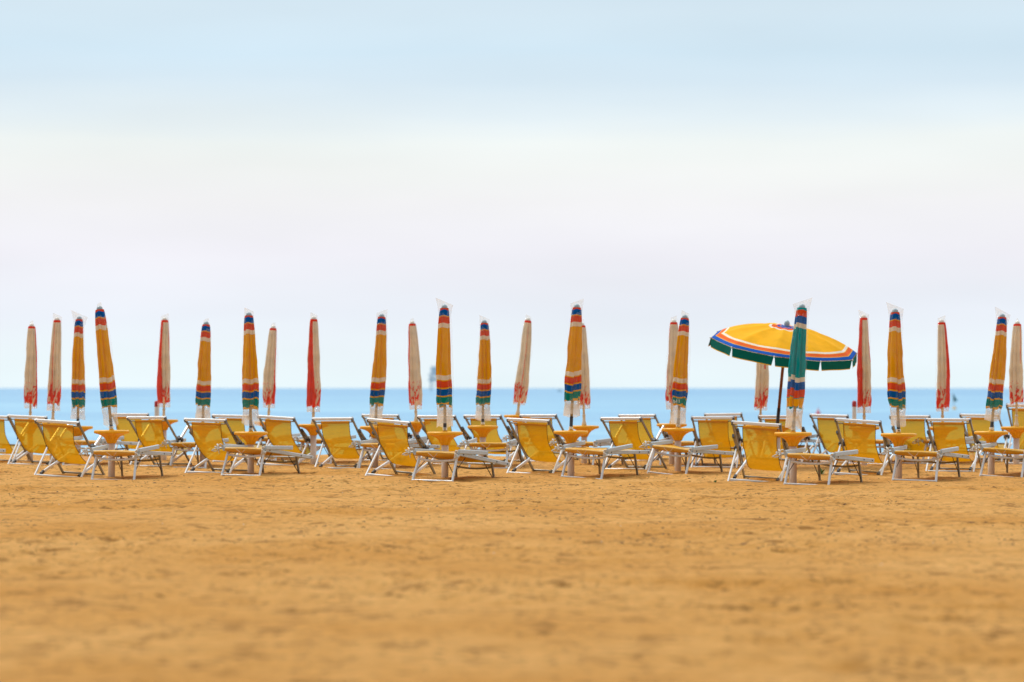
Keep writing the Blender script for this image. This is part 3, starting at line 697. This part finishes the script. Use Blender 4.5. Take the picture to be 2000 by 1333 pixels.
U = [
 # kind, top px, top y, base px, table y, fabric bottom y, cover bottom y, depth, number
 ('s', 194, 598, 218, 841, 796, 832, 36.5, '77', 'leaning striped umbrella without corners on its cover, tallest at the far left of the row', 'front yellow table beneath the leaning striped umbrella on the left', .25, .7),
 ('s', 155, 618, 152, 833, 795, 820, 43, '', 'small striped umbrella between the cream one and the leaning one on the left', 'yellow table half hidden behind the large front-left deckchair', 1.3, .8),
 ('s', 403, 628, 396, 832, 793, 823, 42, '', 'small striped umbrella standing alone left of the second front table', 'yellow table hidden behind the second front deckchair from the left', .35, 1.3),
 ('s', 486, 610, 490, 844, 797, 829, 37.9, '22', 'striped umbrella over the second front table from the left', 'second front yellow table from the left, with a sunbed at its post', .6, .9),
 ('s', 746, 613, 733, 833, 792, 822, 41.3, '', 'striped umbrella leaning right, behind the tilted front deckchair', 'yellow table partly hidden behind the tilted front deckchair', .8, 1.2),
 ('s', 868, 595, 869, 844, 793, 831, 35.95, '83', 'tallest striped umbrella at the centre in a cover with a loose right corner', 'front yellow table at the centre beneath the tallest umbrella', 1.1, 1.3),
 ('s', 946, 625, 943, 832, 790, 822, 41.7, '7', 'shorter striped umbrella just right of the tallest centre one', 'small yellow table in front of a deckchair just right of the tallest umbrella', .75, 1.2),
 ('s', 1127, 594, 1115, 842, 782, 814, 36.8, '1', 'striped umbrella right of centre with a square-topped cover, a cream one peeking behind it', 'front yellow table of the overlapping pair right of centre', .85, 1.3),
 ('s', 1338, 615, 1324, 837, 795, 829, 38.8, '11', 'striped umbrella with white marks on its green band, beside a slim cream one', 'yellow table beneath the umbrella marked in white, front one of its pair', .5, 1.2),
 ('t', 1567, 594, 1549, 845, 797, 836, 34.2, '22', 'green umbrella, the only closed one with a teal body, overlapping the open umbrella', 'front yellow table beneath the green umbrella', 1.15, 1.3),
 ('s', 1748, 603, 1755, 847, 797, 836, 36.0, '86', 'striped umbrella over the second table from the right, in a cover flared at the top', 'front yellow table, second from the right', 1.1, 1.0),
 ('s', 1958, 613, 1936, 843, 797, 822, 37.7, '1', 'rightmost striped umbrella, leaning right over the last front table', 'rightmost front yellow table', 1.1, 1.0),
 ('r', 62, 632, 59, 826, 791, 798, 44, '', 'leftmost cream umbrella with red print at its hem', 'yellow table hidden behind the chairs below the leftmost cream umbrella', .2, .9),
 ('r', 112, 620, 103, 826, 790, 803, 44, '', 'cream umbrella second from the left with a thin red stripe', 'yellow table hidden behind the chairs below the second cream umbrella', .7, .9),
 ('r', 322, 620, 320, 820, 788, 796, 45, '', 'red and cream umbrella beside the white post with red cap on the left', 'yellow table behind a chair next to the white post on the left', .6, .9),
 ('r', 534, 636, 524, 824, 790, 797, 46, '', 'smallest cream and red umbrella, right of the second front table', 'yellow table behind the chair below the smallest cream umbrella', .3, .9),
 ('r', 613, 618, 612, 829, 795, 805, 42.5, '', 'red and cream umbrella above the lone second-row deckchair', 'yellow table whose left half shows beside the lone second-row deckchair', .5, .9),
 ('r', 805, 627, 813, 824, 790, 800, 45, '', 'cream umbrella with red left edge, just left of the tallest centre umbrella', 'yellow table behind the tilted front deckchair, left of the tallest umbrella', .25, .9),
 ('r', 1032, 621, 1011, 811, 785, 791, 46, '', 'cream umbrella leaning right in the gap right of centre', 'highest yellow table, above the chair backs right of centre', .4, .9),
 ('r', 1136, 630, 1141, 832, 790, 799, 43, '', 'cream and red umbrella mostly hidden behind the square-topped striped one', 'back yellow table of the overlapping pair right of centre', .3, .9),
 ('r', 1316, 624, 1312, 828, 786, 801, 42.5, '', 'slim cream umbrella close behind the one marked in white', 'yellow table behind the one of the umbrella marked in white', .45, .9),
 ('r', 1489, 640, 1485, 830, 796, 802, 44, '', 'cream umbrella with tangled red print standing behind the open umbrella', 'yellow table hidden behind the chairs below the open umbrella', .3, .9),
 ('r', 1687, 615, 1688, 834, 795, 807, 42, '', 'cream and red umbrella beside the right-hand white post, next to the open umbrella', 'yellow table whose right edge shows behind the chair right of the green umbrella', .8, .9),
 ('r', 1839, 624, 1841, 834, 796, 804, 42.5, '', 'cream umbrella with wide red right side, between the two rightmost striped ones', 'yellow table behind the front deckchair with the level top bar', .55, .9),
 ('r', 1987, 627, 1985, 834, 788, 790, 42, '', 'cream umbrella cut close to the right edge of the photo', 'yellow table hidden behind the high-backed chair at the right edge', .05, .5),
]
for i, (kind, tx, ty, bx, tby, fy, by, d, num, lab, slab, corner, solid) in enumerate(U):
    um = closed_umbrella(i+3, kind, tx, ty, bx, tby, fy, by, d, num, lab, slab, corner, solid)
    if lab.startswith('striped umbrella with white marks'):
        can = [c for c in um.children if c.name.startswith('canopy')][0]
        text_mesh('b11', .075, chalk, can, (-.055, -.145, .085), 'white_marks', (R(90), R(-6), 0))

# ------------------------------------------------------------------ the open umbrella
d0 = 41.2; bx = X(1518, d0); gz = float(ground(bx, d0)); tz = Z(832, d0)
st = make_stand(tz-gz); st.location = (bx, d0, gz); tag(st, 'yellow table hidden behind the chairs, at the foot of the open umbrella', 'table', GS)
root = empty('open_umbrella', (bx, d0, tz))
tag(root, 'open striped yellow umbrella with green valance, tilted on a rust brown pole', 'umbrella')
lnp = Z(630, d0)-tz-.03
root.rotation_euler = (Matrix.Rotation(R(5.0), 3, 'Y') @ Matrix.Rotation(R(4.0), 3, 'X')).to_euler()
G().tube([(0, 0, -.2), (0, 0, .30)], .030, 12).build('lower_pole', steel, root, True)
G().tube([(0, 0, .28), (0, 0, lnp-.02)], .026, 12).build('pole', pole_rust, root, True)
head = empty('canopy_assembly'); C.objects.unlink(head); bpy.data.objects.remove(head)
NP = 10; RAD = 1.27; HT = .335; off = R(5.5)
def cpos(t, a):
    """t 0..0.9 on the roof; straight ribs bowing down, panels sagging between them"""
    s = min(t, .9)/.9; k = (a-off)/(2*math.pi/NP); fr = k-math.floor(k)
    chord = math.cos(math.pi/NP)/math.cos((fr-.5)*2*math.pi/NP)
    r = RAD*math.sin(s*.8)/math.sin(.8)*(.96*s+.04 if s > .98 else 1)*(chord*(1) + (1-chord)*max(0, 1-s*3))
    z = -HT*(1-math.cos(s*.8))/(1-math.cos(.8)) - .028*math.sin(math.pi*fr)*math.sin(math.pi*min(1, s*.95))
    return r, z
tilt = Matrix.Rotation(R(1.9), 3, 'Y') @ Matrix.Rotation(R(7), 3, 'X')
apex = Vector((0, 0, lnp-.03))
nu = 120; vs = []; tvs = []; rows = [i/44*.9 for i in range(45)]
for t in rows:
    for i in range(nu):
        a = off+2*math.pi*i/nu; r, z = cpos(t, a); vs.append(tilt @ Vector((r*math.cos(a), r*math.sin(a), z))+apex); tvs.append(min(t, .905))
can = mesh_obj('canopy', vs, grid_faces(nu, len(rows), True), open_mat, root, True, {'t': tvs})
sm = can.modifiers.new('thickness', 'SOLIDIFY'); sm.thickness = .002
for p in range(NP):                       # one hanging flap for each panel, split at the ribs
    vs = []; tv = []
    for j in range(6):
        for i in range(13):
            f = i/12; a = off+2*math.pi*(p+f*.985+.0075)/NP; r, z = cpos(.9, a); t = j/5
            swing = .02*math.sin(p*2.1)+.012*math.sin(f*9+p)*t
            flare = 1+(.01+swing*.6)*t; aa = a+.010*t*(1 if f < .5 else -1)*(abs(f-.5)*2)**2*2
            vs.append(tilt @ Vector((r*flare*math.cos(aa), r*flare*math.sin(aa), z-.002)) + apex + Vector((0, 0, -.155*t)))
            tv.append(.912+.087*t)
    mesh_obj('valance_flap', vs, grid_faces(13, 6), valance_mat, root, True, {'t': tv})
    a = off+2*math.pi*p/NP; pts = []
    for k in range(9):
        r, z = cpos(.9*k/8, a); pts.append(tilt @ Vector((r*math.cos(a), r*math.sin(a), z-.014)) + apex)
    rb = G().tube(pts, .006, 6).build('rib', steel, root)
    r, z = cpos(.9, a); G().lathe([(.001, -.01), (.012, -.008), (.014, .006), (.001, .016)], 8, tilt @ Vector((r*math.cos(a)*1.005, r*math.sin(a)*1.005, z)) + apex).build('rib_tip', finial_white, rb)
    G().tube([pts[4], Vector((0, 0, lnp-.62))], .005, 6).build('strut', steel, root)
G().lathe([(.03, -.03), (.04, .0), (.045, .02), (.05, .045), (.045, .075), (.025, .10), (.008, .11)], 20, apex-Vector((0, 0, .005))).build('finial', finial_mat, root, True)
G().lathe([(.03, 0), (.045, .01), (.045, .06), (.03, .07)], 16, (0, 0, lnp-.65)).build('runner', steel, root, True)

# ------------------------------------------------------------------ waterside things
def marker_post(px, py, wpx, lab, d=47.5):
    z0 = -.35; zt = Z(py, d); r = wpx*d/FPX/2; x = X(px, d)
    root = empty('marker_post', (x, d, z0)); h = zt-z0
    G().lathe([(r, -.2), (r, h-.12), (r*.98, h-.11)], 20).build('post', finial_white if False else white_tube, root, True)
    G().lathe([(r*1.03, h-.12), (r*1.06, h-.1), (r*1.02, h-.03), (r*.75, h-.005), (r*.2, h)], 20).build('cap', red_paint, root, True)
    G().lathe([(r*1.05, h-.45), (r*1.08, h-.44), (r*1.08, h-.41), (r*1.05, h-.40)], 20).build('collar', grey_rail, root, True)
    tag(root, lab, 'post', 'white posts with red caps at the water')
marker_post(306.5, 783, 9.5, 'white post with dark red cap, left one, beside a red and cream umbrella')
marker_post(1668.5, 783, 8.5, 'white post with dark red cap, right one, between the open umbrella and a cream umbrella')
root = empty('buoy', (X(1598, 143), 143, -.3))
G().lathe([(.02, -.2), (.12, -.15), (.16, 0), (.15, .12), (.10, .25), (.05, .32), (.03, .38)], 20).build('float', pink_plastic, root, True)
G().tube([(0, 0, .36), (0, 0, .46)], .02, 8).build('stem', pink_plastic, root)
tag(root, 'small pink buoy floating on the water right of the green umbrella', 'buoy')
root = empty('flag_buoy', (X(1864, 185), 185, -.3))
G().lathe([(.05, -.2), (.14, -.1), (.16, .05), (.06, .2)], 16).build('float', table_mat, root, True)
G().tube([(0, 0, .1), (-.12, 0, 1.25)], .02, 8).build('mast', pole_grey, root)
fl = G(); fl.add([(-.12, 0, 1.22), (-.055, .01, .62), (.10, .02, .60), (.24, .0, .66), (-.12, .012, 1.22), (-.055, .022, .62), (.10, .032, .60), (.24, .012, .66)],
                 [(0, 1, 2, 3), (7, 6, 5, 4), (0, 3, 7, 4), (3, 2, 6, 7), (2, 1, 5, 6), (1, 0, 4, 5)])
fl.build('flag', green_cloth, root)
tag(root, 'dark green flag on a floating marker in the water at the right', 'buoy')
# small far boat near the horizon
d = 1150; root = empty('small_boat', (X(1093, d), d, -.3))
g = G(); g.add([(-.9, -.4, .45), (.9, -.45, .45), (1.35, 0, .55), (.9, .45, .45), (-.9, .4, .45), (-.7, -.25, -.1), (.8, -.25, -.1), (.8, .25, -.1), (-.7, .25, -.1)],
      [(0, 1, 6, 5), (1, 2, 6), (2, 3, 7), (2, 7, 6), (3, 4, 8, 7), (4, 0, 5, 8), (0, 4, 3, 2, 1), (5, 6, 7, 8)])
g.build('hull', boat_mat, root); G().bar((-.3, 0, .45), (-.3, 0, 1.0), .5, .5).build('cabin', boat_mat, root)
tag(root, 'tiny dark boat on the horizon left of the overlapping pair of striped and cream umbrellas', 'boat')
# offshore platform
d = 1500; s = d/FPX; root = empty('offshore_platform', (X(852, d), d, -.3))
wd = 15*s
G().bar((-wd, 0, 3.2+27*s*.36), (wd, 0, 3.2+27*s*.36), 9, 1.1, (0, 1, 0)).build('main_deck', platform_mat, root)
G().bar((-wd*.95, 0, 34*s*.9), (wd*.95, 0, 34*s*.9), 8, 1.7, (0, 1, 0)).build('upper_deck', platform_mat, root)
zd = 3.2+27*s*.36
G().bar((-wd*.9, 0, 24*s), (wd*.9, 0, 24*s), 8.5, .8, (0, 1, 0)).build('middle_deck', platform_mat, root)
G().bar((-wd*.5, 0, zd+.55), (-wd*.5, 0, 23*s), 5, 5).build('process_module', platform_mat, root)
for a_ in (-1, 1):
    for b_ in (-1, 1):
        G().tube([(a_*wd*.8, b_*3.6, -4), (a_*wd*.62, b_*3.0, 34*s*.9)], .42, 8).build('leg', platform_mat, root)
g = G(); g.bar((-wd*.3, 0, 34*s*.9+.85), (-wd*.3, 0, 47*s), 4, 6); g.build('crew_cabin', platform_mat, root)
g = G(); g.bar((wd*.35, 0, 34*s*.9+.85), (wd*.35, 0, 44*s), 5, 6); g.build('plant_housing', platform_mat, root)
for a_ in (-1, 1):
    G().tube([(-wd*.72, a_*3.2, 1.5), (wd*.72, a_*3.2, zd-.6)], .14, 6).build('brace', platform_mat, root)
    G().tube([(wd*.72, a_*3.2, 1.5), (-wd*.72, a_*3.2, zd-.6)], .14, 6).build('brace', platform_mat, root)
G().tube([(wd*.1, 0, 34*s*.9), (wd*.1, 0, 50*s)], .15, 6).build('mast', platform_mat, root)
tag(root, 'hazy grey offshore platform on the horizon, half hidden behind the tallest umbrella', 'platform')
